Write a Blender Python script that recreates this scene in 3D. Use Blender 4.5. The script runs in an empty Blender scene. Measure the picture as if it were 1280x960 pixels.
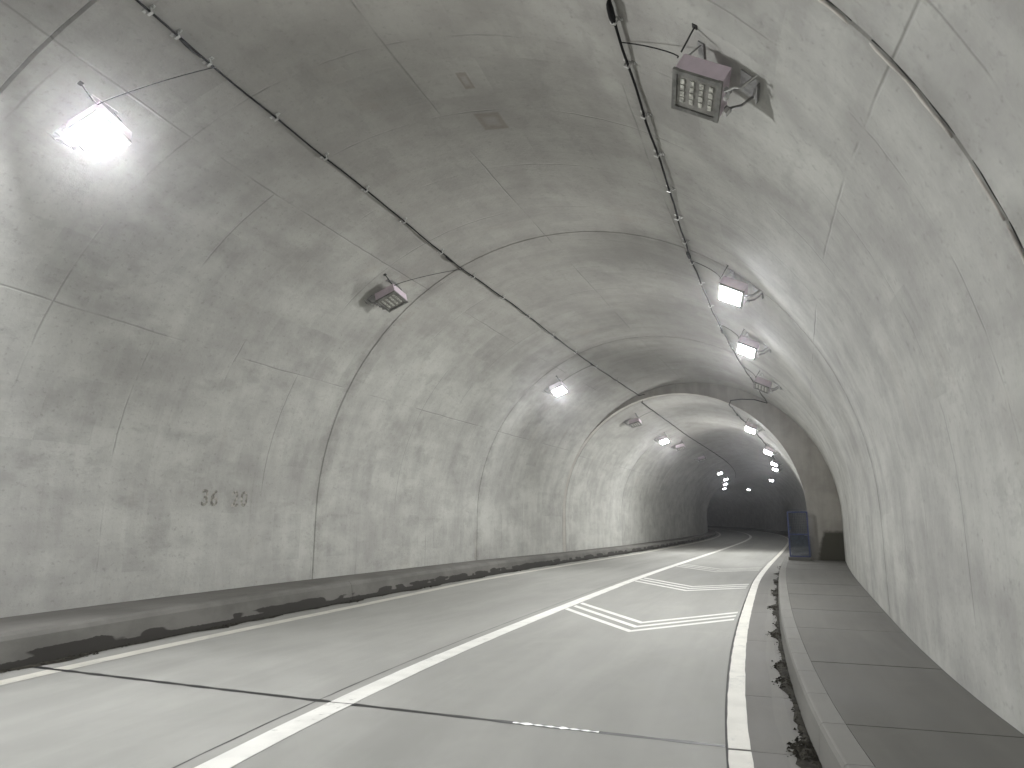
import bpy, math, random
from mathutils import Vector, Matrix
random.seed(7)
SC=bpy.context.scene; COL=SC.collection
# ---------------------------------------------------------------- camera
cd=bpy.data.cameras.new('camera'); cam=bpy.data.objects.new('camera',cd); COL.objects.link(cam); SC.camera=cam
cd.sensor_fit='HORIZONTAL'; cd.sensor_width=36.0; cd.lens=36.0*880/1280; cd.clip_start=.05; cd.clip_end=600
PITCH=math.atan((648-480)/880)
cam.matrix_world=Matrix.Translation((0,0,1.6))@Matrix.Rotation(math.pi/2+PITCH,4,'X')@Matrix.Rotation(0.003,4,'Z')
# ---------------------------------------------------------------- world: night outside, the tunnel lights itself
W=bpy.data.worlds.new('World'); SC.world=W; W.use_nodes=True
W.node_tree.nodes['Background'].inputs[0].default_value=(.02,.025,.035,1); W.node_tree.nodes['Background'].inputs[1].default_value=.3
SC.view_settings.view_transform='Standard'; SC.view_settings.look='None'; SC.view_settings.exposure=1.38; SC.view_settings.gamma=1
SC.cycles.max_bounces=8; SC.cycles.diffuse_bounces=6; SC.cycles.sample_clamp_indirect=6
LAMP_W=122.0; LAMP_COL=(.975,.977,.945)
# ---------------------------------------------------------------- geometry of the place
KS=[-30,-6,5,9,14,20,30,42,55,70,85,105,220]
KV=[.004,.0328,.0328,.0136,-.0004,.0046,-.0002,-.0005,-.0021,-.0050,-.0032,-.0040,-.0055]
def lerp(x,xs,ys):
    if x<=xs[0]: return ys[0]
    for i in range(len(xs)-1):
        if x<=xs[i+1]:
            t=(x-xs[i])/(xs[i+1]-xs[i]); return ys[i]+t*(ys[i+1]-ys[i])
    return ys[-1]
def slerp(x,xs,ys,w=1.5):   # smoothed table
    return (lerp(x-w,xs,ys)+2*lerp(x,xs,ys)+lerp(x+w,xs,ys))/4
DS=.1; S0,S1=-30.,190.
def make_path():
    fx,fy,ft=-2.738,0.0,.07523
    P={}
    def run(d,n):
        x,y,t=fx,fy,ft; out=[]
        for i in range(n):
            s=i*DS*d
            k=lerp(s+d*DS/2,KS,KV)
            tm=t+k*DS*d/2
            x+=math.sin(tm)*DS*d; y+=math.cos(tm)*DS*d; t+=k*DS*d
            out.append((x,y,t))
        return out
    f=run(1,int(S1/DS)); b=run(-1,int(-S0/DS))
    return b[::-1]+[(fx,fy,ft)]+f
PATH=make_path()
def at(s):
    u=(s-S0)/DS; i=max(0,min(len(PATH)-2,int(math.floor(u)))); f=u-i
    a,b=PATH[i],PATH[i+1]
    return tuple(a[j]+f*(b[j]-a[j]) for j in range(3))
def pt(s,o,z):
    x,y,t=at(s); return (x+o*math.cos(t),y-o*math.sin(t),z)
SB=27.7      # the bulkhead where the lining narrows
WLs=([-30,7.5,10,13.5,21,27.7,37,54,200],[-5.3,-5.3,-5.25,-5.1,-4.85,-4.35,-4.15,-4.1,-4.1])
WRs=([-30,6.4,8.8,11.7,16.5,20.1,27.7],[5.05,5.08,5.14,5.2,5.3,5.36,5.49])
RLs=([-30,7,9,11,14,17.6,22,30,200],[3.36,3.34,3.32,3.27,3.2,3.15,3.07,3.03,2.98])
LLs=([-30,7,10,13,17,19,24.7,34.8,49,200],[-3.58,-3.56,-3.56,-3.56,-3.68,-3.68,-3.45,-3.05,-2.85,-2.85])
KRs=([-30,8,10.5,13,17.6,23.4,29,200],[3.85,3.84,3.8,3.74,3.68,3.59,3.53,3.5])
KLs=([-30,7,10.2,17.8,26,36.8,54,200],[-4.03,-4.05,-4.07,-4.12,-3.96,-3.5,-3.25,-3.25])
ZL=([0,13,21,29,37,54],[.38,.38,.36,.33,.3,.28])
ZR=.25
def tab(T,s): return slerp(s,*T)
def prof(s,inner=None):
    l=tab(WLs,s)
    if inner is None: inner=s>SB
    if inner: r=4.42; rise0=-.0; zs=1.85
    else: r=slerp(min(s,SB),*WRs); zs=1.68
    a=(r-l)/2
    return (r+l)/2,a,zs,a
def surf(s,phi,d=0.0,inner=None):
    """point on the lining, d metres into the tunnel; phi 0 = right springing, pi = left springing"""
    oc,a,zs,rz=prof(s,inner)
    return pt(s,oc+(a-d)*math.cos(phi),zs+(rz-d)*math.sin(phi))

R=math.radians
# ---------------------------------------------------------------- helpers
class MB:
    def __init__(s): s.v=[]; s.f=[]; s.uv=[]; s.mi=[]
    def face(s,ps,uvs=None,m=0):
        n=len(s.v); s.v+=[tuple(p) for p in ps]; s.f.append(tuple(range(n,n+len(ps))))
        s.uv+= list(uvs) if uvs else [(0.,0.)]*len(ps); s.mi.append(m)
    def grid(s,rows,uvs,m=0,flip=False):
        n=len(s.v); w=len(rows[0])
        for r in rows: s.v+=[tuple(p) for p in r]
        for i in range(len(rows)-1):
            for j in range(w-1):
                q=[(i,j),(i,j+1),(i+1,j+1),(i+1,j)]
                if flip: q=q[::-1]
                s.f.append(tuple(n+a*w+b for a,b in q)); s.uv+=[uvs[a][b] for a,b in q]; s.mi.append(m)
    def box(s,c,d,M=None,m=0,bev=0.0):
        x,y,z=[k/2 for k in d]
        P=[Vector((sx*x,sy*y,sz*z))+Vector(c) for sx in(-1,1) for sy in(-1,1) for sz in(-1,1)]
        if M is not None: P=[M@p for p in P]
        for q in((0,1,3,2),(4,6,7,5),(0,4,5,1),(2,3,7,6),(0,2,6,4),(1,5,7,3)): s.face([P[k] for k in q],m=m)
    def tube(s,pts,r,n=8,m=0,cap=True):
        pts=[Vector(p) for p in pts]; rs=r if isinstance(r,(list,tuple)) else [r]*len(pts)
        base=len(s.v); up=None
        for i,p in enumerate(pts):
            t=(pts[min(i+1,len(pts)-1)]-pts[max(i-1,0)]).normalized()
            if up is None: up=t.orthogonal().normalized()
            up=(up-t*up.dot(t)).normalized(); b=t.cross(up)
            for k in range(n):
                a=2*math.pi*k/n; s.v.append(tuple(p+(up*math.cos(a)+b*math.sin(a))*rs[i]))
        for i in range(len(pts)-1):
            for k in range(n):
                a,b=base+i*n+k,base+i*n+(k+1)%n
                s.f.append((a,b,b+n,a+n)); s.uv+=[(0.,0.)]*4; s.mi.append(m)
        if cap:
            s.f.append(tuple(base+k for k in range(n))[::-1]); s.uv+=[(0.,0.)]*n; s.mi.append(m)
            e=base+(len(pts)-1)*n; s.f.append(tuple(e+k for k in range(n))); s.uv+=[(0.,0.)]*n; s.mi.append(m)
    def build(s,name,mats,parent=None,smooth=False,merge=False):
        me=bpy.data.meshes.new(name); me.from_pydata(s.v,[],s.f)
        ul=me.uv_layers.new(name='UVMap'); ul.data.foreach_set('uv',[c for t in s.uv for c in t])
        for m in (mats if isinstance(mats,(list,tuple)) else [mats]): me.materials.append(m)
        me.polygons.foreach_set('material_index',s.mi)
        if smooth: me.polygons.foreach_set('use_smooth',[True]*len(s.f))
        me.update(); o=bpy.data.objects.new(name,me); COL.objects.link(o)
        if parent is not None: o.parent=parent
        return o
def empty(name,M=None):
    o=bpy.data.objects.new(name,None); o.empty_display_size=.2; COL.objects.link(o)
    if M is not None: o.matrix_world=M
    return o
def tag(o,label=None,cat=None,group=None,kind=None):
    if label: o['label']=label
    if cat: o['category']=cat
    if group: o['group']=group
    if kind: o['kind']=kind
    return o
def bevel(o,w,seg=2):
    b=o.modifiers.new('b','BEVEL'); b.width=w; b.segments=seg; b.limit_method='ANGLE'; return o
# ---------------------------------------------------------------- materials
class NT:
    def __init__(s,name,rough=.8,spec=.3,metal=0):
        s.m=bpy.data.materials.new(name); s.m.use_nodes=True; s.t=s.m.node_tree; s.b=s.t.nodes['Principled BSDF']
        s.b.inputs['Roughness'].default_value=rough; s.b.inputs['Metallic'].default_value=metal
        s.b.inputs['Specular IOR Level'].default_value=spec
    def n(s,ty,**k):
        o=s.t.nodes.new('ShaderNode'+ty)
        for a,b in k.items(): setattr(o,a,b)
        return o
    def l(s,a,b): s.t.links.new(a,b)
    def val(s,sock,x):
        if isinstance(x,(int,float)): sock.default_value=x
        elif isinstance(x,tuple): sock.default_value=x if len(x)==len(sock.default_value) else tuple(x)+(1,)
        else: s.l(x,sock)
    def math(s,op,a,b=0.,c=None,clamp=False):
        o=s.n('Math',operation=op,use_clamp=clamp); s.val(o.inputs[0],a); s.val(o.inputs[1],b)
        if c is not None: s.val(o.inputs[2],c)
        return o.outputs[0]
    def mix(s,f,a,b,mode='MIX'):
        o=s.n('Mix',data_type='RGBA',blend_type=mode); s.val(o.inputs[0],f); s.val(o.inputs[6],a); s.val(o.inputs[7],b); return o.outputs[2]
    def uv(s): 
        o=s.n('UVMap',uv_map='UVMap').outputs[0]; sp=s.n('SeparateXYZ'); s.l(o,sp.inputs[0]); return o,sp.outputs[0],sp.outputs[1]
    def pos(s): return s.n('NewGeometry').outputs['Position']
    def scl(s,v,x,y,z=1.,off=(0,0,0)):
        o=s.n('Mapping'); s.l(v,o.inputs[0]); o.inputs['Scale'].default_value=(x,y,z); o.inputs['Location'].default_value=off; return o.outputs[0]
    def noise(s,v,scale=1.,det=4.,rough=.55,dist=0.):
        o=s.n('TexNoise'); s.l(v,o.inputs['Vector']); o.inputs['Scale'].default_value=scale; o.inputs['Detail'].default_value=det
        o.inputs['Roughness'].default_value=rough; o.inputs['Distortion'].default_value=dist; return o.outputs['Fac']
    def ss(s,x,a,b,lo=0.,hi=1.):
        o=s.n('MapRange',interpolation_type='SMOOTHSTEP'); s.val(o.inputs[0],x); s.val(o.inputs[1],a); s.val(o.inputs[2],b); s.val(o.inputs[3],lo); s.val(o.inputs[4],hi); return o.outputs[0]
    def bump(s,h,d=.01,st=1.):
        o=s.n('Bump'); s.l(h,o.inputs['Height']); o.inputs['Distance'].default_value=d; o.inputs['Strength'].default_value=st; s.l(o.outputs[0],s.b.inputs['Normal'])
    def col(s,c): s.val(s.b.inputs['Base Color'],c); return s.m
def plain(name,c,rough=.6,metal=0,spec=.4,var=.12,scale=9):
    N=NT(name,rough,spec,metal); n=N.noise(N.n('TexCoord').outputs['Object'],scale,5)
    N.bump(n,.002,.4)
    return N.col(N.mix(N.ss(n,.35,.65),tuple(k*(1-var) for k in c),tuple(min(1,k*(1+var)) for k in c)))
def seam(N,coord,period,width,off=0.):
    a=N.math('FRACT',N.math('DIVIDE',N.math('ADD',coord,off+1000*period),period))
    d=N.math('MULTIPLY',N.math('ABSOLUTE',N.math('SUBTRACT',a,.5)),period)  # period/2 at the seam
    return N.ss(d,period/2-width,period/2,0.,1.)
def lining_mat(name,seed=0.):
    N=NT(name,.82,.25); v,U,V=N.uv()
    vs=N.scl(v,1,1,1,(seed*17.3,seed*5.1,0))
    big=N.noise(N.scl(vs,.55,.8),1.,6,.62,.2); mid=N.noise(N.scl(vs,1.6,1.1),1.,6,.65,.1)
    streak=N.noise(N.scl(vs,3.2,.45),1.,5,.6); fine=N.noise(vs,14.,6,.7); sweep=N.noise(N.scl(vs,.35,2.6),1.,5,.6,.4)
    f=N.math('ADD',N.math('MULTIPLY',big,.42),N.math('ADD',N.math('MULTIPLY',mid,.26),N.math('ADD',N.math('MULTIPLY',streak,.16),N.math('MULTIPLY',sweep,.16))))
    f=N.ss(f,.37,.63)
    c=N.mix(f,(.325,.322,.305),(.475,.477,.447))
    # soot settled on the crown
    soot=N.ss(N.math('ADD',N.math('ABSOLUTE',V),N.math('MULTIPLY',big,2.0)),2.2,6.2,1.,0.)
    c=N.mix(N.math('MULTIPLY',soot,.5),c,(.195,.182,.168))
    # sooty blotches and smears, half a metre to a metre across
    b2=N.noise(N.scl(vs,1.3,1.7,1,(21,3,0)),1.,6,.6,.15); b3=N.ss(N.noise(N.scl(vs,.45,.6,1,(2,8,0)),1.,3,.5),.42,.60)
    c=N.mix(N.math('MULTIPLY',N.math('MULTIPLY',N.ss(b2,.46,.66),b3),.27),c,(.19,.183,.175))
    b4=N.noise(N.scl(vs,1.1,2.3,1,(41,13,0)),1.,9,.74,.1)
    c=N.mix(N.math('MULTIPLY',N.math('MULTIPLY',N.ss(b4,.535,.60),N.ss(big,.35,.55)),.17),c,(.17,.165,.155))
    # water streaks running down the walls
    ws=N.noise(N.scl(vs,7.,.22,1,(9,1,0)),1.,4,.6); wall=N.ss(N.math('ABSOLUTE',V),3.5,6.5)
    c=N.mix(N.math('MULTIPLY',N.math('MULTIPLY',N.ss(ws,.54,.72),wall),.12),c,(.21,.205,.19))
    c=N.mix(N.math('MULTIPLY',N.math('MULTIPLY',N.ss(ws,.42,.30),wall),.09),c,(.53,.53,.50))
    # dark halo of dirt along the construction joints
    for (jl,jr) in ((5.7,4.78),(13.45,12.65),(20.95,20.95)):
        u0=N.math('MULTIPLY_ADD',N.math('SINE',N.math('DIVIDE',V,5.)),-(jr-jl)/2,(jl+jr)/2)
        dj=N.math('ABSOLUTE',N.math('SUBTRACT',U,u0)); hl=N.math('MULTIPLY',N.ss(dj,.38,.02),N.ss(N.noise(vs,1.9,5,.65),.36,.60))
        c=N.mix(N.math('MULTIPLY',hl,.36),c,(.15,.145,.135))
    # warm rusty wash
    rust=N.ss(N.noise(N.scl(vs,.8,.5,1,(31,7,0)),1.,5,.6),.60,.78)
    c=N.mix(N.math('MULTIPLY',rust,.25),c,(.30,.245,.19))
    # formwork seams: broken thin lines
    wob=N.math('MULTIPLY',N.math('SUBTRACT',N.noise(vs,1.1,3),.5),.05)
    Uw=N.math('ADD',U,wob); Vw=N.math('ADD',V,wob)
    brk=N.ss(N.noise(N.scl(vs,.7,.7,1,(3,9,0)),1.,4,.6),.45,.60); brk2=N.ss(N.noise(N.scl(vs,.6,.9,1,(13,2,0)),1.,4,.6),.42,.56)
    sl=N.math('MULTIPLY',N.math('MULTIPLY',seam(N,Vw,2.62,.020,-.02),brk2),N.ss(N.math('ABSOLUTE',V),7.6,6.9)); st=N.math('MULTIPLY',seam(N,Uw,1.53,.020,.4),brk)
    sm=N.math('MAXIMUM',sl,st)
    c=N.mix(N.math('MULTIPLY',sm,.38),c,(.12,.118,.11))
    # formwork panels that cast darker or lighter than their neighbours
    fl=N.n('Combine'+'XYZ'); N.l(N.math('FLOOR',N.math('DIVIDE',Uw,.765)),fl.inputs[0]); N.l(N.math('FLOOR',N.math('DIVIDE',Vw,.873)),fl.inputs[1])
    wn=N.n('TexWhiteNoise',noise_dimensions='2D'); N.l(fl.outputs[0],wn.inputs[0])
    feather=N.ss(N.noise(vs,2.2,5),.38,.62)
    dk=N.math('MULTIPLY',N.ss(wn.outputs[0],.84,.90),feather); lt=N.math('MULTIPLY',N.ss(wn.outputs[0],.16,.10),feather)
    c=N.mix(N.math('MULTIPLY',dk,.22),c,(.19,.19,.18)); c=N.mix(N.math('MULTIPLY',lt,.10),c,(.50,.50,.47))
    # fine speckle and pin holes
    c=N.mix(N.ss(fine,.54,.70,0.,.38),c,(.17,.165,.155))
    vo=N.n('TexVoronoi'); N.l(vs,vo.inputs['Vector']); vo.inputs['Scale'].default_value=1.7
    pin=N.ss(vo.outputs['Distance'],.022,.010); c=N.mix(N.math('MULTIPLY',pin,.6),c,(.06,.055,.05))
    # two old rusty marks on the crown (a filled test hole and a smear)
    for (a,b,ra,rb) in ((9.05,-.57,.20,.16),(8.1,-.60,.16,.06),):
        dx=N.math('DIVIDE',N.math('SUBTRACT',Uw,a),ra); dy=N.math('DIVIDE',N.math('SUBTRACT',Vw,b),rb)
        mx=N.math('MAXIMUM',N.math('ABSOLUTE',dx),N.math('ABSOLUTE',dy))
        ring=N.math('MULTIPLY',N.ss(mx,1.15,.95),N.ss(mx,.35,.8,.35,1.)); ring=N.math('MULTIPLY',ring,N.ss(mid,.35,.55,.3,1.))
        c=N.mix(N.math('MULTIPLY',ring,.42),c,(.13,.095,.07))
    h=N.math('SUBTRACT',N.math('ADD',N.math('MULTIPLY',fine,.25),N.math('MULTIPLY',mid,1.1)),N.math('MULTIPLY',sm,.5))
    N.bump(h,.022,.55)
    return N.col(c)
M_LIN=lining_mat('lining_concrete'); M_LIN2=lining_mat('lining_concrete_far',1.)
def bulk_mat():
    N=NT('bulkhead_concrete',.85,.2); v,U,V=N.uv()
    n=N.noise(v,1.3,6,.6,.4); st=N.noise(N.scl(v,4,.5),1.,4)
    c=N.mix(N.ss(N.math('ADD',N.math('MULTIPLY',n,.6),N.math('MULTIPLY',st,.4)),.35,.65),(.33,.312,.285),(.43,.412,.38))
    w=N.math('MULTIPLY',N.math('SUBTRACT',N.noise(v,7,5),.5),.12)
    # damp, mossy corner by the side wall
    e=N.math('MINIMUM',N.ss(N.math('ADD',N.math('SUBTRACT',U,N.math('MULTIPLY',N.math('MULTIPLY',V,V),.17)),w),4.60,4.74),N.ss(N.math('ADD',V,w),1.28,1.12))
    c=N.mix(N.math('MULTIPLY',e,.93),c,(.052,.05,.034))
    N.bump(n,.01,.5); return N.col(c)
M_BULK=bulk_mat()
def road_mat(name,a,b,rough=.62,tyre=0.):
    N=NT(name,rough,.22); v,U,V=N.uv()
    n=N.noise(N.scl(v,.25,1.1),1.,6,.62,.5); m=N.noise(N.scl(v,1.2,1.6),1.,6,.65,.4); f=N.noise(v,60.,5,.7); sw=N.noise(N.scl(v,.10,4.5),1.,5,.6,.6)
    k=N.ss(N.math('ADD',N.math('MULTIPLY',n,.4),N.math('ADD',N.math('MULTIPLY',m,.45),N.math('MULTIPLY',sw,.15))),.36,.64)
    c=N.mix(k,a,b)
    c=N.mix(N.ss(f,.58,.75,0.,.25),c,tuple(x*.55 for x in a))
    sp=N.noise(N.scl(v,1,1,1,(5,5,0)),3.5,6,.7); c=N.mix(N.ss(sp,.66,.74,0.,.35),c,tuple(x*.5 for x in a))
    if tyre:
        for o in (-2.5,-1.05,.95,2.45):
            d=N.math('ABSOLUTE',N.math('SUBTRACT',V,o)); c=N.mix(N.math('MULTIPLY',N.ss(d,.38,.05),tyre),c,tuple(x*.72 for x in a))
    ag=N.noise(v,140.,3,.8); c=N.mix(N.ss(ag,.58,.70,0.,.22),c,tuple(x*.5 for x in a)); c=N.mix(N.ss(ag,.42,.30,0.,.18),c,tuple(min(.6,x*1.5) for x in b))
    N.bump(N.math('ADD',N.math('MULTIPLY',f,.4),m),.004,.5)
    N.val(N.b.inputs['Roughness'],N.ss(m,.3,.7,rough-.08,rough+.12)); return N.col(c)
M_ROAD=road_mat('road_concrete',(.222,.221,.207),(.285,.284,.266),.72,.10)
M_GUT=road_mat('gutter_concrete',(.115,.111,.103),(.17,.166,.155),.75)
M_PAVE=road_mat('pavement_concrete',(.082,.080,.072),(.122,.119,.108),.8)
M_KERB=road_mat('kerb_concrete',(.135,.132,.122),(.19,.187,.173),.8)
M_JOINT=plain('joint_filler',(.022,.021,.02),.7)
M_TAR=plain('black_joint_sealant',(.018,.018,.018),.5)
M_CRACK=plain('sealed_crack',(.05,.048,.045),.7)
def paint_mat(name,c,wear):
    N=NT(name,.55,.4); v,U,V=N.uv()
    n=N.noise(v,9.,6,.75); n2=N.noise(v,1.3,4); k=N.ss(N.math('ADD',N.math('MULTIPLY',n,.7),N.math('MULTIPLY',n2,.3)),wear,wear+.09)
    d=N.mix(N.ss(N.noise(v,3.,5),.35,.7),c,tuple(x*.86 for x in c))
    N.bump(n,.003,.5); return N.col(N.mix(k,d,(.36,.36,.335)))
M_LINE=paint_mat('white_line_paint',(.63,.625,.59),.555); M_WORN=paint_mat('worn_white_paint',(.54,.53,.49),.46)
M_YEL=paint_mat('dirty_line_paint',(.50,.487,.435),.54)
def left_kerb_mat():
    N=NT('sooty_kerb_concrete',.85,.2); v,U,V=N.uv()   # V = metres up the kerb profile from the road
    n=N.noise(N.scl(v,.9,1.4),1.,6,.6); c=N.mix(N.ss(n,.35,.65),(.108,.105,.097),(.155,.151,.14))
    wob=N.math('MULTIPLY',N.math('SUBTRACT',N.noise(v,12.,5,.7),.5),.05)
    cl=N.math('ADD',N.math('MULTIPLY',N.noise(N.scl(v,1.55,2.6),1.,1.8,.5),.75),N.math('MULTIPLY',N.noise(N.scl(v,.35,.0,1,(7,0,0)),1.,1.),.25))
    Vr=N.math('ADD',V,wob)
    th=N.math('ADD',N.ss(Vr,.045,.09,0.,.462),N.ss(Vr,.14,.25,0.,.42))
    k=N.ss(N.math('SUBTRACT',cl,th),-.012,.018)
    c=N.mix(N.math('MULTIPLY',k,.93),c,(.030,.028,.025))
    c=N.mix(N.ss(N.math('ADD',V,wob),.45,1.2,0.,.45),c,(.105,.10,.092))
    N.bump(n,.008,.5); return N.col(c)
M_LK=left_kerb_mat()
M_GRIT=plain('dark_grit',(.028,.026,.021),.95,0,.1,.5,14)
M_CABLE=plain('black_cable',(.012,.012,.013),.85,0,.1)
M_CLIP=plain('galvanised_clip',(.55,.55,.54),.45,.6)
M_HOUS=plain('lamp_housing_paint',(.62,.53,.60),.45,0,.5,.05)
M_FRAME=plain('weathered_aluminium',(.20,.20,.19),.5,.5,.5,.25)
M_GLASS=plain('dusty_lamp_glass',(.23,.225,.21),.25,0,.6,.2)
M_LED=plain('led_array',(.42,.42,.38),.5,0,.4,.4,30)
M_BRK=plain('galvanised_bracket',(.30,.30,.30),.45,.6,.5,.25)
M_WIRE=plain('black_rod',(.02,.02,.02),.5)
M_BLUE=plain('blue_gate_paint',(.045,.06,.16),.5,0,.4,.2)
M_BLUED=plain('dark_mesh_panel',(.035,.055,.085),.6,0,.4,.25)
M_SEAL=plain('pale_joint_mortar',(.42,.40,.37),.8,0,.2,.25,4)
def emit(name,st,c=LAMP_COL):
    N=NT(name); N.b.inputs['Emission Color'].default_value=c+(1,); N.b.inputs['Emission Strength'].default_value=st
    return N.col((.8,.8,.8))
M_LIT=emit('lit_lamp_glass',300.,(.93,.94,.98))
M_LIT2=emit('lit_lamp_glass_dim',95.,(.93,.94,.98)); M_LIT3=emit('lit_lamp_glass_faint',16.,(.93,.94,.98))
M_HATCH=plain('stencil_paint',(.275,.265,.24),.8,0,.2,.45,22)
# ---------------------------------------------------------------- lining of the tunnel
NPH=44
def frange(a,b,st):
    n=max(1,int(math.ceil((b-a)/st))); return [a+(b-a)*i/n for i in range(n+1)]
def section(s,d,inner):
    """points and v-coordinates round the lining at station function s(phi)"""
    out=[]
    oc,a,zs,rz=prof(s(0),inner)
    for z in (-.15,.2,.8,1.3): out.append((pt(s(0),oc+a-d,z),(s(0),-(math.pi/2*5)-(zs-z))))
    for i in range(NPH+1):
        ph=math.pi*i/NPH; out.append((surf(s(ph),ph,d,inner),(s(ph),(ph-math.pi/2)*5)))
    oc,a,zs,rz=prof(s(math.pi),inner)
    for z in (1.3,.8,.2,-.15): out.append((pt(s(math.pi),oc-a+d,z),(s(math.pi),(math.pi/2*5)+(zs-z))))
    return out
def skew(pair): 
    l,r=pair
    return lambda ph: l+(r-l)*(1+math.cos(ph))/2
def lining_segment(A,B,inner,mat,parent,groove=True):
    fa,fb=skew(A),skew(B); n=max(2,int((B[0]-A[0])/.55)); g=.028
    rows=[]
    ts=[i/n for i in range(n+1)]
    st=[]
    if groove: st.append((lambda ph:fa(ph)+.001,-g)); 
    st.append((lambda ph:fa(ph)+(.022 if groove else 0),0.))
    for t in ts[1:-1]: st.append(((lambda t:(lambda ph:fa(ph)+(fb(ph)-fa(ph))*t))(t),0.))
    st.append((lambda ph:fb(ph)-(.022 if groove else 0),0.))
    if groove: st.append((lambda ph:fb(ph)-.001,-g))
    for f,d in st: rows.append(section(f,d,inner))
    b=MB(); b.grid([[p for p,_ in r] for r in rows],[[u for _,u in r] for r in rows])
    o1=section(st[0][0],-.34,inner); o2=section(st[-1][0],-.34,inner)
    mid=[section(st[k][0],-.34,inner) for k in range(0,len(st),3)]+[o2]
    b.grid([[p for p,_ in r] for r in mid],[[u for _,u in r] for r in mid],flip=True)
    for r0,r1,fl in ((rows[0],o1,True),(rows[-1],o2,False)):
        b.grid([[p for p,_ in r0],[p for p,_ in r1]],[[u for _,u in r0],[u for _,u in r1]],flip=fl)
    return b.build('lining_segment',mat,parent,smooth=False)
lining=tag(empty('tunnel_lining'),kind='structure')
JB=[(-25.,-25.),(-17.2,-17.2),(-9.6,-9.6),(-2.0,-2.6),(5.7,4.78),(13.45,12.65),(20.95,20.95),(SB-.02,SB-.02)]
SEG=[]
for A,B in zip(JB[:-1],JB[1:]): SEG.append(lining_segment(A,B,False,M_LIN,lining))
JI=[SB+.3]+[36.2+8.3*i for i in range(17)]
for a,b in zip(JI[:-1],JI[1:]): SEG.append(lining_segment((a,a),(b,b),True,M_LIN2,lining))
for o in SEG:   # smooth barrel, sharp grooves
    me=o.data; me.polygons.foreach_set('use_smooth',[True]*len(me.polygons))
    try: me.set_sharp_from_angle(angle=R(28))
    except Exception: pass
def bulkhead():
    b=MB(); s0,s1=SB-.018,SB+.3
    def ring(s,inner,d):
        return [(p,None) for p,_ in section(lambda ph:s,d,inner)]
    def wall(s): # uv = (offset, height)
        oc,a,zs,rz=prof(SB,True); I=[];O=[]
        oc2,a2,zs2,rz2=prof(SB,False); a2+=.34; rz2+=.34
        for z in (-.15,.2,.8,1.3): I.append((oc+a,z)); O.append((oc2+a2,z))
        for i in range(NPH+1):
            ph=math.pi*i/NPH; I.append((oc+a*math.cos(ph),zs+rz*math.sin(ph))); O.append((oc2+a2*math.cos(ph),zs2+rz2*math.sin(ph)))
        for z in (1.3,.8,.2,-.15): I.append((oc-a,z)); O.append((oc2-a2,z))
        return I,O
    I,O=wall(s0)
    mids=[[(i[0]+(o[0]-i[0])*t,i[1]+(o[1]-i[1])*t) for i,o in zip(I,O)] for t in (0,.25,.5,.75,1)]
    b.grid([[pt(s0,*q) for q in r] for r in mids],mids,flip=True)
    b.grid([[pt(s1,*q) for q in r] for r in mids],mids)
    for r,fl in ((mids[0],False),(mids[-1],True)):
        b.grid([[pt(s0,*q) for q in r],[pt(s1,*q) for q in r]],[r,r],flip=fl)
    o=b.build('bulkhead_wall',M_BULK,None); me=o.data; me.polygons.foreach_set('use_smooth',[True]*len(me.polygons))
    try: me.set_sharp_from_angle(angle=R(28))
    except Exception: pass
    return tag(o,kind='structure')
bulkhead()
# raised mortar bead with a pale sealing strip along the nearest joint, and the thin dark crown joint on its left side
def joint_bead():
    f=skew(JB[4]); rnd=random.Random(3); a=4.
    while a<88:
        L=rnd.uniform(3,11); b=MB(); pts=[];rs=[]; n=max(4,int(L*1.6))
        for i in range(n):
            ph=R(a+L*i/(n-1)); e=min(i,n-1-i)
            pts.append(Vector(surf(f(ph)+.032+.004*math.sin(a+i*.9),ph,.001))); rs.append((.006 if e==0 else .0115)+rnd.uniform(-.002,.003))
        b.tube(pts,rs,6); b.build('mortar_strip',M_SEAL,SEG[4],smooth=True)
        b=MB(); pts=[Vector(surf(f(R(a+L*i/(n-1)))+.006*math.sin(i*1.3+a),R(a+L*i/(n-1)),-.006)) for i in range(n)]; b.tube(pts,.0045,5); b.build('joint_sealant',M_TAR,SEG[4])
        a+=L+rnd.choice((.2,.2,.8,2.))
joint_bead()
# ---------------------------------------------------------------- ribbons that follow the road
def ribbon(b,sa,sb,oa,ob,z,step=.5,th=0.,uvz=0,nx=1,m=0):
    """sheet between two offset functions; th>0 gives it thickness"""
    S=frange(sa,sb,step); rows=[];uvs=[]
    for s in S:
        o0,o1=oa(s),ob(s); zz=z(s) if callable(z) else z
        os_=[o0+(o1-o0)*k/nx for k in range(nx+1)]
        rows.append([pt(s,o,zz) for o in os_]); uvs.append([(s,o) for o in os_])
    b.grid(rows,uvs,m=m,flip=True)
    if th:
        for col_,fl in ((0,True),(-1,False)):
            r2=[[r[col_],(r[col_][0],r[col_][1],r[col_][2]-th)] for r in rows]; u2=[[u[col_],(u[col_][0],u[col_][1]+th)] for u in uvs]
            b.grid(r2,u2,m=m,flip=not fl)
        for r,u,fl in ((rows[0],uvs[0],True),(rows[-1],uvs[-1],False)):
            b.grid([r,[(p[0],p[1],p[2]-th) for p in r]],[u,[(q[0]-th,q[1]) for q in u]],m=m,flip=fl)
K=lambda v:(lambda s:v)
KR=lambda s:tab(KRs,s); KL=lambda s:tab(KLs,s); RL=lambda s:tab(RLs,s); LL=lambda s:tab(LLs,s)
def WRf(s): return (tab(WRs,min(s,SB)) if s<=SB else 4.42)
def WLf(s): o,a,_,_=prof(s); return o-a
ZLf=lambda s: lerp(s,*ZL)
END=165.
b=MB(); ribbon(b,-28,END,K(-7.5),K(7.5),-.18,2.,.3); tag(b.build('ground',M_JOINT),kind='structure')
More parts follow.
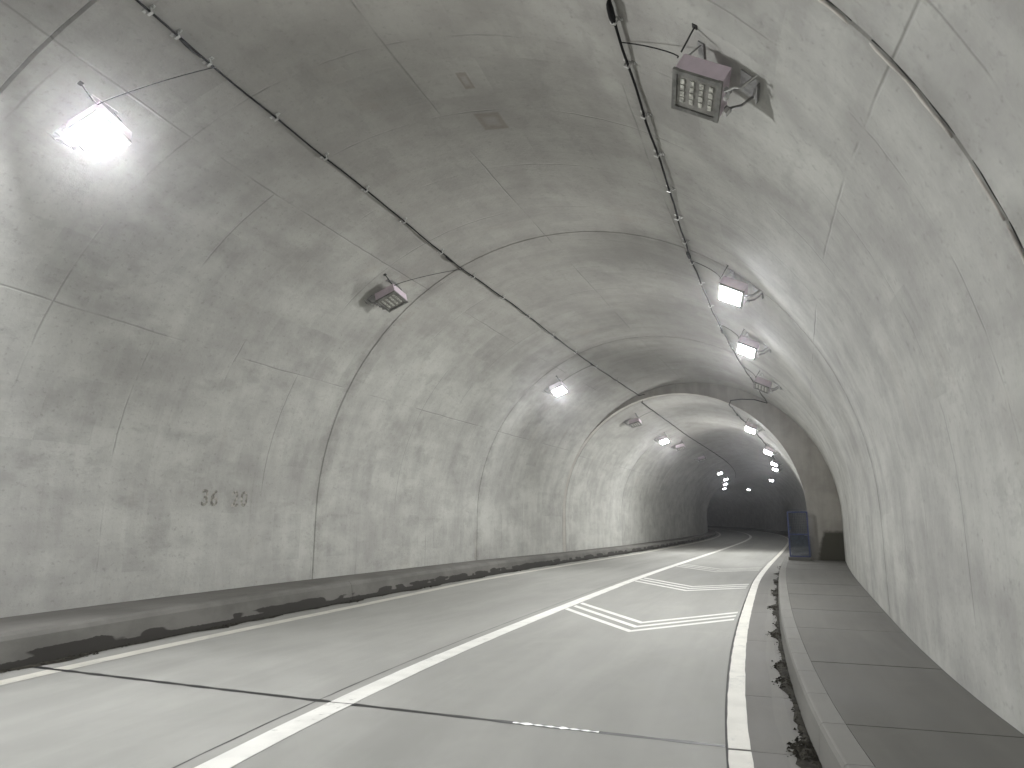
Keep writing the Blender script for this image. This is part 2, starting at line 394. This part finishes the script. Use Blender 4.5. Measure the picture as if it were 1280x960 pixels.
b=MB(); ribbon(b,-28,END,lambda s:KL(s)-.1,lambda s:KR(s)+.05,-.014,1.,.14); road=tag(b.build('road',M_JOINT),kind='structure')
JT=[(-26,-26),(-3.6,-4.2),(7.08,6.39),(52,52),(100,100),(END,END)]
def slab(A,B,oa,ob,name,mat,parent,z=0.,th=.012,gap=.006,nx=3,step=.5):
    n=max(1,int((B[0]-A[0])/step)); rows=[];uvs=[]
    def sj(J,o): return J[0]+(J[1]-J[0])*(o+4.0)/8.0
    for i in range(n+1):
        t=i/n; r=[];u=[]
        for k in range(nx+1):
            sm=(A[0]+(B[0]-A[0])*t); o=oa(sm)+(ob(sm)-oa(sm))*k/nx
            s=sj(A,o)+gap+(sj(B,o)-sj(A,o)-2*gap)*t
            r.append(pt(s,o,z)); u.append((s,o))
        rows.append(r);uvs.append(u)
    b=MB(); b.grid(rows,uvs,flip=True)
    for c_,fl in ((0,False),(-1,True)):
        b.grid([[r[c_],(r[c_][0],r[c_][1],z-th)] for r in rows],[[u[c_],u[c_]] for u in uvs],flip=fl)
    for r,u,fl in ((rows[0],uvs[0],True),(rows[-1],uvs[-1],False)):
        b.grid([r,[(p[0],p[1],z-th) for p in r]],[u,u],flip=fl)
    return b.build(name,mat,parent)
for A,B in zip(JT[:-1],JT[1:]):
    slab(A,B,lambda s:KL(s)-.05,K(-.245),'road_slab',M_ROAD,road,gap=.009)
    slab(A,B,K(-.236),lambda s:RL(s)-.092,'road_slab',M_ROAD,road,gap=.009)
GJ=[-26,-10,-3.4,2.2,6.39,8.2,11.5,14.6,18,23,28,36,46,60,80,100,END]
for a,c in zip(GJ[:-1],GJ[1:]):
    slab((a,a),(c,c),lambda s:RL(s)-.078,lambda s:KR(s)+.03,'gutter_block',M_GUT,road,gap=.004,nx=2)
# pale lip of the gutter beside the kerb foot
for a,c in zip(GJ[3:-3],GJ[4:-2]):
    b=MB(); ribbon(b,a+.01,c-.01,lambda s:KR(s)-.20+.012*math.sin(s*2.3),lambda s:KR(s)-.10,.004,.4); b.build('gutter_lip',M_KERB,road)
# painted lines
def line(fn,w,sa,sb,name,mat,z=.004,jag=.004):
    b=MB(); ribbon(b,sa,sb,lambda s:fn(s)-w/2+jag*math.sin(s*9.1)*math.sin(s*3.3),lambda s:fn(s)+w/2+jag*math.sin(s*7.7+1)*math.sin(s*2.9),z,.25)
    return b.build(name,mat,road)
line(LL,.205,-20,7.0,'edge_line',M_YEL); line(LL,.205,7.06,150,'edge_line',M_YEL)
line(K(0.01),.225,-20,6.72,'centre_line',M_LINE); line(K(0.01),.225,6.74,9.05,'centre_line',M_LINE); line(K(.014),.215,9.05,150,'centre_line',M_LINE)
line(RL,.155,-20,6.37,'edge_line',M_YEL); line(RL,.155,6.41,150,'edge_line',M_YEL)
def chevron(s0,sl,sr,pitch,wd,mat,seg):
    for k in range(3):
        d=pitch*k; a=(s0+sl+d,.135 if k==0 else .16); v=(s0+d,1.72); e=(s0+sr+d,RL(s0+2)-.16)
        b=MB()
        for p,q in ((a,v),(v,e)):
            n=8; rows=[];uvs=[]
            for i in range(n+1):
                t=i/n; s=p[0]+(q[0]-p[0])*t; o=p[1]+(q[1]-p[1])*t
                rows.append([pt(s,o,.004),pt(s+wd,o,.004)]); uvs.append([(s,o),(s+wd,o)])
            b.grid(rows,uvs)
        b.build('chevron_stripe',mat,road)
chevron(11.58,2.15,1.85,.46,.195,M_LINE,0); chevron(17.9,2.05,1.2,.52,.20,M_LINE,1); chevron(24.2,2.15,1.3,.62,.24,M_WORN,2)
b=MB(); rows=[];uvs=[]
for i in range(60):
    o=-4.0+7.24*i/59; w=.033+.006*math.sin(i*1.7)+.005*math.sin(i*4.1); c_=7.08+(6.39-7.08)*(o+4)/8
    rows.append([pt(c_-w,o,.0016),pt(c_+w,o,.0016)]); uvs.append([(0,o),(w,o)])
b.grid(rows,uvs); b.build('joint_sealant',M_TAR,road)
b=MB(); ribbon(b,4.,40.,lambda s:-.2405-.008-.004*math.sin(s*7)*math.sin(s*2.7+1),lambda s:-.2405+.010+.006*math.sin(s*5.3)*math.sin(s*13.1),.0008,.2); b.build('joint_sealant',M_TAR,road)
# the bright scrap of sealant in the transverse joint
b=MB()
def sj0(o): return 7.08+(6.39-7.08)*(o+4)/8
rows=[];uvs=[]
for i in range(25):
    o=1.62+(2.32-1.62)*i/24; w=.016+.010*math.sin(i*1.9)+(.014 if i in(3,4,5,14,15) else 0)
    rows.append([pt(sj0(o)-w+.004,o,.0036),pt(sj0(o)+w,o,.0036)]); uvs.append([(0,o),(w,o)])
b.grid(rows,uvs); b.build('joint_sealant',paint_mat('fresh_sealant',(.93,.93,.93),.8),road)
# ---------------------------------------------------------------- right walkway: kerbstones, slabs
pav=empty('pavement'); tag(pav,kind='structure')
def kerbstone(a,c):
    b=MB(); P=[(0.,-.06),(.006,.0),(.022,ZR-.03),(.036,ZR-.006),(.052,ZR),(.188,ZR),(.190,-.06)]
    S=frange(a+.004,c-.004,.5); rows=[[pt(s,KR(s)+o,z) for o,z in P] for s in S]
    L=[0];
    for i in range(1,len(P)): L.append(L[-1]+math.dist(P[i],P[i-1]))
    uvs=[[(s,l) for l in L] for s in S]; b.grid(rows,uvs,flip=True)
    for r,u,fl in ((rows[0],uvs[0],1),(rows[-1],uvs[-1],0)):
        b.face(r[::-1] if not fl else r,u[::-1] if not fl else u)
    o=b.build('kerbstone',M_KERB,pav); return o
s=-9.08
while s<30: kerbstone(s,s+.96); s+=.96
while s<END-10: kerbstone(s,s+8); s+=8
SJ=[-26,-12.9,-8.1,-5.7,-3.3,-.9,1.5,3.9,6.28,8.72,11.15,13.2,15.55,17.9,20.3,22.7,25.1,SB-.02,30.1,32.5,34.9,37.3,45,60,80,100,END]
for i,(a,c) in enumerate(zip(SJ[:-1],SJ[1:])):
    g=.011
    if c>SB and a<SB: 
        pass
    slab((a,a),(c,c),lambda s:KR(s)+.1915,(lambda s:WRf(min(s,SB-.001))-.002) if c<=SB else (lambda s:4.418),'walkway_slab',M_PAVE,pav,z=ZR+random.uniform(-.0012,.0012),th=.05,gap=g,nx=3)
b=MB(); ribbon(b,-26,SB-.02,lambda s:KR(s)+.1,lambda s:WRf(min(s,SB-.001))+.05,ZR-.035,1.,.2); ribbon(b,SB-.02,END,lambda s:KR(s)+.1,K(4.5),ZR-.036,1.,.2); b.build('walkway_bedding',M_JOINT,pav)
# skirting band where the side wall meets the walkway (the fillet cast with the walkway)
# ---------------------------------------------------------------- left walkway
lw=tag(empty('left_walkway'),kind='structure')
def left_walk(a,c):
    S=frange(a+.004,c-.004,.5); rows=[];uvs=[]
    for s in S:
        z=ZLf(s); k=KL(s); w=WLf(s)
        P=[(k+.01,-.06),(k,0),(k-.045,z-.08),(k-.075,z-.035),(k-.115,z-.008)]+[(k-.115+(w+.01-k+.115)*t,z) for t in (.33,.66,1.)]
        L=[-.06,0]
        for i in range(2,len(P)): L.append(L[-1]+math.dist(P[i],P[i-1]))
        rows.append([pt(s,o,zz) for o,zz in P]); uvs.append([(s,l) for l in L])
    b=MB(); b.grid(rows,uvs)
    b.face(rows[0],uvs[0]); b.face(rows[-1][::-1],uvs[-1][::-1])
    return b.build('walkway_kerb',M_LK,lw)
for a,c in zip([-26,-9.6,5.6,13.4,20.9,29,37,54,80,110],[-9.6,5.6,13.4,20.9,29,37,54,80,110,END]): left_walk(a,c)
# ---------------------------------------------------------------- grit along both kerb feet
def grit(name,fn,side,sa,sb,n,wmax,label):
    b=MB(); rnd=random.Random(5+side)
    # thin damp film with a ragged edge
    S=frange(sa,sb,.12); rows=[];uvs=[]
    for s in S:
        w=wmax*(.45+.35*math.sin(s*2.1+side)+.3*math.sin(s*5.3)+rnd.uniform(-.12,.12)); w=max(.035,min(wmax*1.25,w))
        o=fn(s); rows.append([pt(s,o+side*.004,.011),pt(s,o-side*w*.5,.012+.01*rnd.random()),pt(s,o-side*w,.0052)]); uvs.append([(s,0),(s,w*.5),(s,w)])
    b.grid(rows,uvs,flip=(side>0))
    for i in range(n):
        t=rnd.random()**1.7; s=sa+(sb-sa)*t; cl=max(0,math.sin(s*2.1+side)*.6+math.sin(s*5.7+2)*.5)
        if rnd.random()>.25+cl: continue
        d=abs(rnd.gauss(0,.45))*wmax*(.5+.8*cl); 
        if d>wmax*1.5: continue
        c=Vector(pt(s,fn(s)-side*d,.008)); r=(.003+.013*rnd.random()**2)*(1+.8*cl)
        q=[c+Vector((math.cos(a)*r*rnd.uniform(.7,1.3),math.sin(a)*r*rnd.uniform(.7,1.3),0)) for a in (0,1.57,3.14,4.71)]; top=c+Vector((0,0,r*rnd.uniform(.5,1.1)))
        for k in range(4): b.face([q[k],q[(k+1)%4],top])
    o=b.build(name,M_GRIT); tag(o,label,'grit',kind='stuff')
grit('kerb_grit',KR,1,4.6,28,7500,.135,'dark damp grit and moss lying along the foot of the right kerb')
grit('kerb_grit',KL,-1,6.0,60,4500,.16,'black road dirt heaped along the foot of the left kerb')
# ---------------------------------------------------------------- cables with clips
def cable(phis,inner,sa,sb,r,parent,name='cable_run',d=.038,step=.35,pts0=None):
    b=MB(); P=list(pts0 or []); s=sa
    for s in frange(sa,sb,step):
        ph=R(lerp(s,*phis)); P.append(surf(s,ph,d+.010*math.sin(s*3.9)+.006*math.sin(s*9.),inner if inner is not None else s>SB))
    b.tube(P,r,6); return b.build(name,M_CABLE,parent,smooth=True)
def clip(s,ph,parent,inner,r=.013):
    c=Vector(surf(s,ph,0,inner)); n=(Vector(surf(s,ph,.1,inner))-c).normalized(); t=(Vector(surf(s+.1,ph,0,inner))-c).normalized(); w=n.cross(t)
    M=Matrix((( t.x,w.x,n.x,c.x),(t.y,w.y,n.y,c.y),(t.z,w.z,n.z,c.z),(0,0,0,1)))
    b=MB(); b.box((0,.045,.006),(.035,.05,.008),M); b.box((0,-.045,.006),(.035,.05,.008),M); b.box((0,0,.072),(.03,.05,.006),M)
    b.box((0,.026,.04),(.03,.006,.066),M); b.box((0,-.026,.04),(.03,.006,.066),M); b.box((0,.05,.018),(.014,.014,.02),M)
    return b.build('cable_clip',M_CLIP,parent)
def splice(s,ph,parent,inner,L=.34,r=.035):
    P=[surf(s+L*t,ph,.055,inner) for t in (-.5,-.38,-.2,.2,.38,.5)]
    b=MB(); b.tube(P,[.012,r*.8,r,r,r*.7,.012],8); return b.build('cable_joint',M_CABLE,parent,smooth=True)
CL=([0,5,8,10,13,16,22,27.6,28,39,56,80],[110.5,110.4,109.8,109.7,110.8,110.4,111.3,111.3,106.5,108.2,106.4,106])
CR=([0,6,8,10,13,16.8,21.5,27.6],[58.8,58.8,58,57.8,59.4,59.8,58.2,54.7])
CR2=([28,30.4,34.5,38.4,60],[62,61.2,56.5,53.5,53])
cabL=tag(empty('power_cable'),'black power cable clipped along the left side of the ceiling','cable')
cable(CL,False,-14,27.6,.0125,cabL); 
cable(CL,True,28.0,80,.0145,cabL,pts0=[surf(27.6,R(111.3),.05,False),surf(27.66,R(109),.06,False)])
cabR=tag(empty('power_cable'),'black power cable clipped along the right side of the ceiling, stepping over the bulkhead','cable')
cable(CR,False,-14,27.6,.0148,cabR)
cable(CR2,True,28.1,60,.017,cabR,pts0=[surf(27.6,R(54.7),.05,False),pt(27.63,2.95,5.82),pt(27.63,2.5,5.86),pt(27.63,2.13,5.84),surf(27.66,R(62),.05,True)])
for s in (5.75,6.1,6.55,7.67,8.7,9.72,10.9,12.3,13.7,15.2,16.8,18.6,20.6,22.6,24.8): clip(s,R(lerp(s,*CL)),cabL,False)
for s in (6.55,7.25,8.25,9.2,10.25,11.3,12.35,13.4,14.6,16.2,17.8,19.5,21.4,23.4,25.4): clip(s,R(lerp(s,*CR)),cabR,False)
for s in (6.28,12.65,18.9,22.2): splice(s,R(lerp(s,*CL)),cabL,False,.30,.022)
for s in (6.42,13.0,18.3): splice(s,R(lerp(s,*CR)),cabR,False,.34,.032)
splice(30.0,R(61.3),cabR,True,.4,.035)
# ---------------------------------------------------------------- lamps
def lamp_matrix(s,phd,inner):
    """x = along the road away from the viewer, z = out of the lamp face (mostly downwards), origin on the lining"""
    ph=R(phd); c=Vector(surf(s,ph,0,inner)); n=(Vector(surf(s,ph,.1,inner))-c).normalized(); t=(Vector(surf(s+.1,ph,0,inner))-Vector(surf(s-.1,ph,0,inner))).normalized()
    y=n.cross(t).normalized(); return Matrix((( t.x,y.x,n.x,c.x),(t.y,y.y,n.y,c.y),(t.z,y.z,n.z,c.z),(0,0,0,1)))
PROTO={}
def make_lamp(lit,side,full=True):
    """local frame: x along the tunnel, z away from the lining, y round the lining (side=+1: +y points to the wall foot)"""
    root=empty('tunnel_lamp')
    T=Matrix.Translation((0,0,.27))@Matrix.Rotation(R(-14)*side,4,'X')@Matrix.Rotation(R(-21 if lit else -13),4,'Y')   # body tilts down and towards the viewer
    def add(b,name,m,bev=0,smooth=False,par=root):
        o=b.build(name,m,par,smooth)
        if bev: bevel(o,bev)
        return o
    w=.215
    b=MB(); P0=[(-w,-w,-.12),(w,-w,-.12),(w,w,-.12),(-w,w,-.12)]; P1=[(-w*1.0,-w,.05),(w,-w,.05),(w,w,.05),(-w,w,.05)]
    top=[(x*.82,y*.82,-.145) for x,y,_ in P0]
    P0=[T@Vector(p) for p in P0];P1=[T@Vector(p) for p in P1];top=[T@Vector(p) for p in top]
    b.face(top[::-1])
    n=len(b.v)
    for A_,B_ in ((top,P0),(P0,P1)):
        for k in range(4): b.face([A_[k],A_[(k+1)%4],B_[(k+1)%4],B_[k]])
    b.face(P1); add(b,'housing',M_HOUS,.012)
    b=MB()
    for c,d in (((0,w-.012,.064),(.455,.04,.028)),((0,-w+.012,.064),(.455,.04,.028)),((w-.012,0,.064),(.04,.375,.028)),((-w+.012,0,.064),(.04,.375,.028))): b.box(c,d,T)
    add(b,'front_frame',M_FRAME,.005)
    b=MB(); b.box((0,0,.055),(.38,.38,.012),T); add(b,'glass',M_LIT if lit else M_GLASS)
    if full and not lit:
        for k in range(4):
            b=MB(); y=-.13+.087*k
            for j in range(4): b.box((-.115+.07*j,y,.066),(.056,.036,.010),T)
            add(b,'led_column',M_LED)
    if full:
        b=MB(); b.box((0,side*.33,.012),(.30,.20,.018)); b.box((0,side*.425,.03),(.26,.012,.05)); add(b,'wall_plate',M_BRK,.004)
        for x in (-.14,.14):
            b=MB(); b.tube([(x,side*.36,.02),(x,side*.33,.13),(x,side*.25,.22)],.013,6); b.box((x,side*.26,.215),(.04,.06,.03)); add(b,'arm',M_BRK)
        b=MB(); b.box((0,-side*.20,.010),(.36,.06,.014)); b.tube([(-.15,-side*.2,.01),(-.16,-side*.22,.17)],.008,6); b.tube([(.15,-side*.2,.01),(.16,-side*.22,.17)],.008,6); add(b,'hanger',M_BRK)
        b=MB(); b.tube([(-.34,-side*.26,.0),(-.25,-side*.245,.20)],.008,6); b.box((-.34,-side*.26,.006),(.05,.05,.012)); add(b,'safety_rod',M_WIRE)
        b=MB(); b.tube([(-.20,side*.27,.27),(-.24,side*.33,.21),(-.20,side*.36,.17),(-.22,side*.40,.02)],.007,6); add(b,'safety_chain',M_CLIP)
        b=MB(); b.box((.12,side*.275,.25),(.07,.035,.05)); add(b,'latch',M_CLIP,.004); b=MB(); b.box((-.1,side*.275,.25),(.04,.03,.04)); add(b,'latch',M_CLIP,.004)
    if lit:
        ld=bpy.data.lights.new('lamp_light','SPOT'); ld.shadow_soft_size=.2; ld.spot_size=R(172); ld.spot_blend=.6; ld.energy=LAMP_W; ld.color=LAMP_COL
        l2=bpy.data.lights.new('lamp_side_light','POINT'); l2.shadow_soft_size=.25; l2.energy=LAMP_W*.035; l2.color=LAMP_COL
        l3=bpy.data.lights.new('lamp_glass_light','AREA'); l3.shape='SQUARE'; l3.size=.30; l3.energy=LAMP_W*.62; l3.color=LAMP_COL
        lo=bpy.data.objects.new('lamp_glass_light',l3); COL.objects.link(lo); lo.parent=root; lo.matrix_local=T@Matrix.Translation((0,0,.085))@Matrix.Rotation(R(12),4,'Y')@Matrix.Rotation(R(26)*side,4,'X')@Matrix.Rotation(math.pi,4,'X')
        lo=bpy.data.objects.new('lamp_side_light',l2); COL.objects.link(lo); lo.parent=root; lo.matrix_local=T@Matrix.Translation((0,0,.24))@Matrix.Rotation(R(12),4,'Y')
        lo=bpy.data.objects.new('lamp_light',ld); COL.objects.link(lo); lo.parent=root; lo.matrix_local=T@Matrix.Translation((0,0,.12))@Matrix.Rotation(R(12),4,'Y')@Matrix.Rotation(R(30)*side,4,'X')@Matrix.Rotation(math.pi,4,'X')
    return root
def copy_tree(o,parent=None):
    c=o.copy(); COL.objects.link(c)
    if parent is not None: c.parent=parent
    for ch in [k for k in o.children]: copy_tree(ch,c)
    return c
def lamp(s,phd,side,lit,label,group,inner=False,cab=None,full=True,power=1.):
    key=(lit,side,full)
    if key not in PROTO: PROTO[key]=o=make_lamp(lit,side,full)
    else: o=copy_tree(PROTO[key])
    o.matrix_world=lamp_matrix(s,phd,inner)
    tag(o,label,'lamp',group)
    if lit and s>8:
        for ch in o.children:
            if ch.name.startswith('glass'):
                ch.data=ch.data.copy(); ch.data.materials[0]=M_LIT2 if s<45 else M_LIT3
    if power!=1.:
        for ch in o.children:
            if ch.type=='LIGHT': ch.data=ch.data.copy(); ch.data.energy*=power
    if cab is not None and full:   # thin lead from the cable to the lamp
        a=R(lerp(s-.15,*(cab[1]))); P=[]
        b0=R(phd)+(R(5.6)*(-1 if side<0 else 1))*1.0
        sgn=1
        p1=Vector(o.matrix_world@Vector((-.22,-side*.25,.24))); sa=s+(.95 if 12<s<12.5 else .35)
        n=9
        for i in range(n):
            t=i/(n-1); q=Vector(surf(sa+(s-.15-sa)*t,a+(R(phd)-a)*.8*t,.04+.10*t,inner))
            P.append(q.lerp(p1,t*t*t))
        P[-1]=p1
        b=MB(); b.tube(P,.006,5); x=b.build('lamp_lead',M_CABLE,cab[0],smooth=True)
    return o

GR='lamps along the right side of the ceiling'; GL='lamps along the left side of the ceiling'
CB=(cabR,CR)
LAMPS=[
 (6.54,46.3,1,0,'nearest unlit lamp with pale pink housing, at the top right above the right lane',GR,(cabR,CR)),
 (12.96,47.9,1,1,'large lit lamp on the right, first glowing one after the unlit pink one',GR,(cabR,CR)),
 (17.3,48.8,1,1,'lit lamp just beyond the large glowing one on the right of the ceiling',GR,(cabR,CR)),
 (21.8,48.2,1,0,'unlit dark lamp on the right just before the tunnel narrows',GR,(cabR,CR)),
 (29.87,51.4,1,1,'lit lamp on the right, first one inside the narrower part of the tunnel',GR,(cabR,CR2)),
 (37.6,47.9,1,1,'lit lamp on the right, second one inside the narrower part of the tunnel',GR,None),
 (47.1,50.6,1,1,'small lit lamp on the right, upper one of the close pair above the blue gate',GR,None),
 (54.2,53.9,1,1,'small lit lamp on the right, lower one of the close pair above the blue gate',GR,None),
 (72.8,59.0,1,1,'tiny lit lamp on the right, below the close pair of lamps',GR,None),
 (100.3,65.5,1,1,'farthest lit lamp, alone in the dark middle of the tunnel bend',GR,None),
 (6.28,125.5,-1,1,'brightest lit lamp, at the top left above the left lane',GL,(cabL,CL)),
 (12.3,125.2,-1,0,'unlit lamp left of the left cable, showing rows of cells',GL,(cabL,CL)),
 (21.92,125.9,-1,1,'second glowing lamp of the left row, in the middle of the tunnel',GL,(cabL,CL)),
 (29.7,118.1,-1,0,'unlit lamp on the left just past where the tunnel narrows',GL,(cabL,CL)),
 (35.7,119.4,-1,1,'lit lamp on the left, third glowing one of its row, between two unlit lamps',GL,None),
 (39.9,118.,-1,0,'unlit lamp on the left just beyond the third glowing lamp of its row',GL,None),
 (48.1,117.8,-1,0,'farthest unlit lamp on the left side of the ceiling',GL,None),
 (60.9,120.3,-1,1,'small lit lamp on the left, highest of the three far ones over the dark opening',GL,None),
 (70.0,121.,-1,1,'tiny lit lamp on the left, middle of the three far ones over the dark opening',GL,None),
 (77.5,124.,-1,1,'faint lit lamp half hidden by the left wall, lowest of the three far ones',GL,None),
 (-5.5,46.5,1,1,'lit lamp on the right of the ceiling behind the viewer',GR,None),
 (-1.5,125.5,-1,1,'lit lamp on the left of the ceiling behind the viewer',GL,None),
 (-14.5,46.5,1,1,'lit lamp on the right of the ceiling farther behind the viewer',GR,None),
 (-10.5,125.5,-1,1,'lit lamp on the left of the ceiling farther behind the viewer',GL,None),
 (92.,120.,-1,1,'added dim lamp on the left, hidden beyond the bend to light its walls',GL,None),  # extra lamp added out of sight to brighten the walls past the bend
]
for s_,p_,sd_,lit_,lb_,gr_,cb_ in LAMPS: lamp(s_,p_,sd_,bool(lit_),lb_,gr_,inner=s_>SB,cab=cb_,full=s_<60,power=((.55 if sd_<0 else .7) if s_<0 else (1.05 if sd_<0 else 1.05) if s_<28 else 1.3 if s_<45 else .18 if s_<65 else .06))

# ---------------------------------------------------------------- faded distance number on the left wall
def stencil(txt,s0,v0,hh):
    x=0.
    for chh in txt:
        if chh==' ': x+=.26; continue
        cu=bpy.data.curves.new('n','FONT'); cu.body=chh; cu.size=hh/.72; cu.extrude=0; cu.offset=.008; cu.resolution_u=3
        ob=bpy.data.objects.new('n',cu); me=bpy.data.meshes.new_from_object(ob); bpy.data.objects.remove(ob)
        wd=max(v.co.x for v in me.vertices)
        for v in me.vertices:
            ss_,hv=s0+x+v.co.x*.92,v0+v.co.y
            oc,a,zs,rz=prof(ss_)
            ph=math.pi-max(0,(hv-zs))/a
            p=surf(ss_,ph,.011) if hv>zs else pt(ss_,oc-a+.011,hv)
            v.co=p
        me.materials.clear(); me.materials.append(M_HATCH)
        o=bpy.data.objects.new('painted_digit',me); COL.objects.link(o); o.parent=SEG[4]; x+=wd*.92+.035
stencil('36 20',10.48,1.80,.275)
# ---------------------------------------------------------------- blue mesh gate at the narrowing
def gate():
    s=SB-.22; g=empty('mesh_gate',Matrix.Identity(4)); o0,o1=3.80,4.41; z0,z1=ZR+.10,1.86
    x,y,t=at(s); e=(math.cos(t),-math.sin(t))
    G=Matrix(((e[0],math.sin(t),0,x),(e[1],math.cos(t),0,y),(0,0,1,0),(0,0,0,1)))
    def part(name,boxes,m,bev=.004):
        b=MB()
        for c,d in boxes: b.box(c,d,G)
        o=b.build(name,m,g); return o
    for o in (o0,o1): part('post',[((o,0,(z0+z1)/2-.05),(.05,.05,z1-z0+.1))],M_BLUE)
    part('rail',[(((o0+o1)/2,0,z1-.02),(o1-o0-.05,.04,.04))],M_BLUE)
    part('rail',[(((o0+o1)/2,0,1.10),(o1-o0-.05,.04,.045))],M_BLUE)
    part('rail',[(((o0+o1)/2,0,z0+.02),(o1-o0-.05,.04,.04))],M_BLUE)
    part('mesh_panel',[((o0+.05+.055*k,.0,(1.12+z1-.04)/2),(.006,.006,z1-1.16)) for k in range(12)]+[(((o0+o1)/2,.007,1.15+.055*k),(o1-o0-.05,.006,.006)) for k in range(15)],M_BLUED)
    part('lower_panel',[((o0+.05+.0275*k,.0,(z0+1.08)/2),(.015,.006,1.04-z0)) for k in range(23)]+[(((o0+o1)/2,.010,z0+.06+.04*k),(o1-o0-.05,.004,.022)) for k in range(18)],M_BLUED)
    part('latch',[((o0+.06,-.035,1.3),(.05,.03,.12))],M_BLUED)
    b=MB(); b.box(((o0+o1)/2,0,ZR+.045),(o1-o0+.12,.34,.11),G); o=b.build('footing',M_KERB,g); bevel(o,.01)
    tag(g,'blue steel mesh gate standing on the right walkway where the tunnel narrows','gate')
gate()

hb=MB(); hb.box((20,60,4.0),(110,240,11.0)); hz=hb.build('haze',None); hz.data.materials.clear()  # haze volume added to spread a bloom around the lit lamps
hm=bpy.data.materials.new('lamp_bloom_haze'); hm.use_nodes=True; t_=hm.node_tree; t_.nodes.remove(t_.nodes['Principled BSDF'])
pv=t_.nodes.new('ShaderNodeVolumePrincipled'); pv.inputs['Color'].default_value=(.95,.95,.97,1); pv.inputs['Density'].default_value=.0015; pv.inputs['Anisotropy'].default_value=.9
t_.links.new(pv.outputs[0],t_.nodes['Material Output'].inputs['Volume']); hz.data.materials.append(hm); tag(hz,kind='stuff')

bpy.context.view_layer.update()
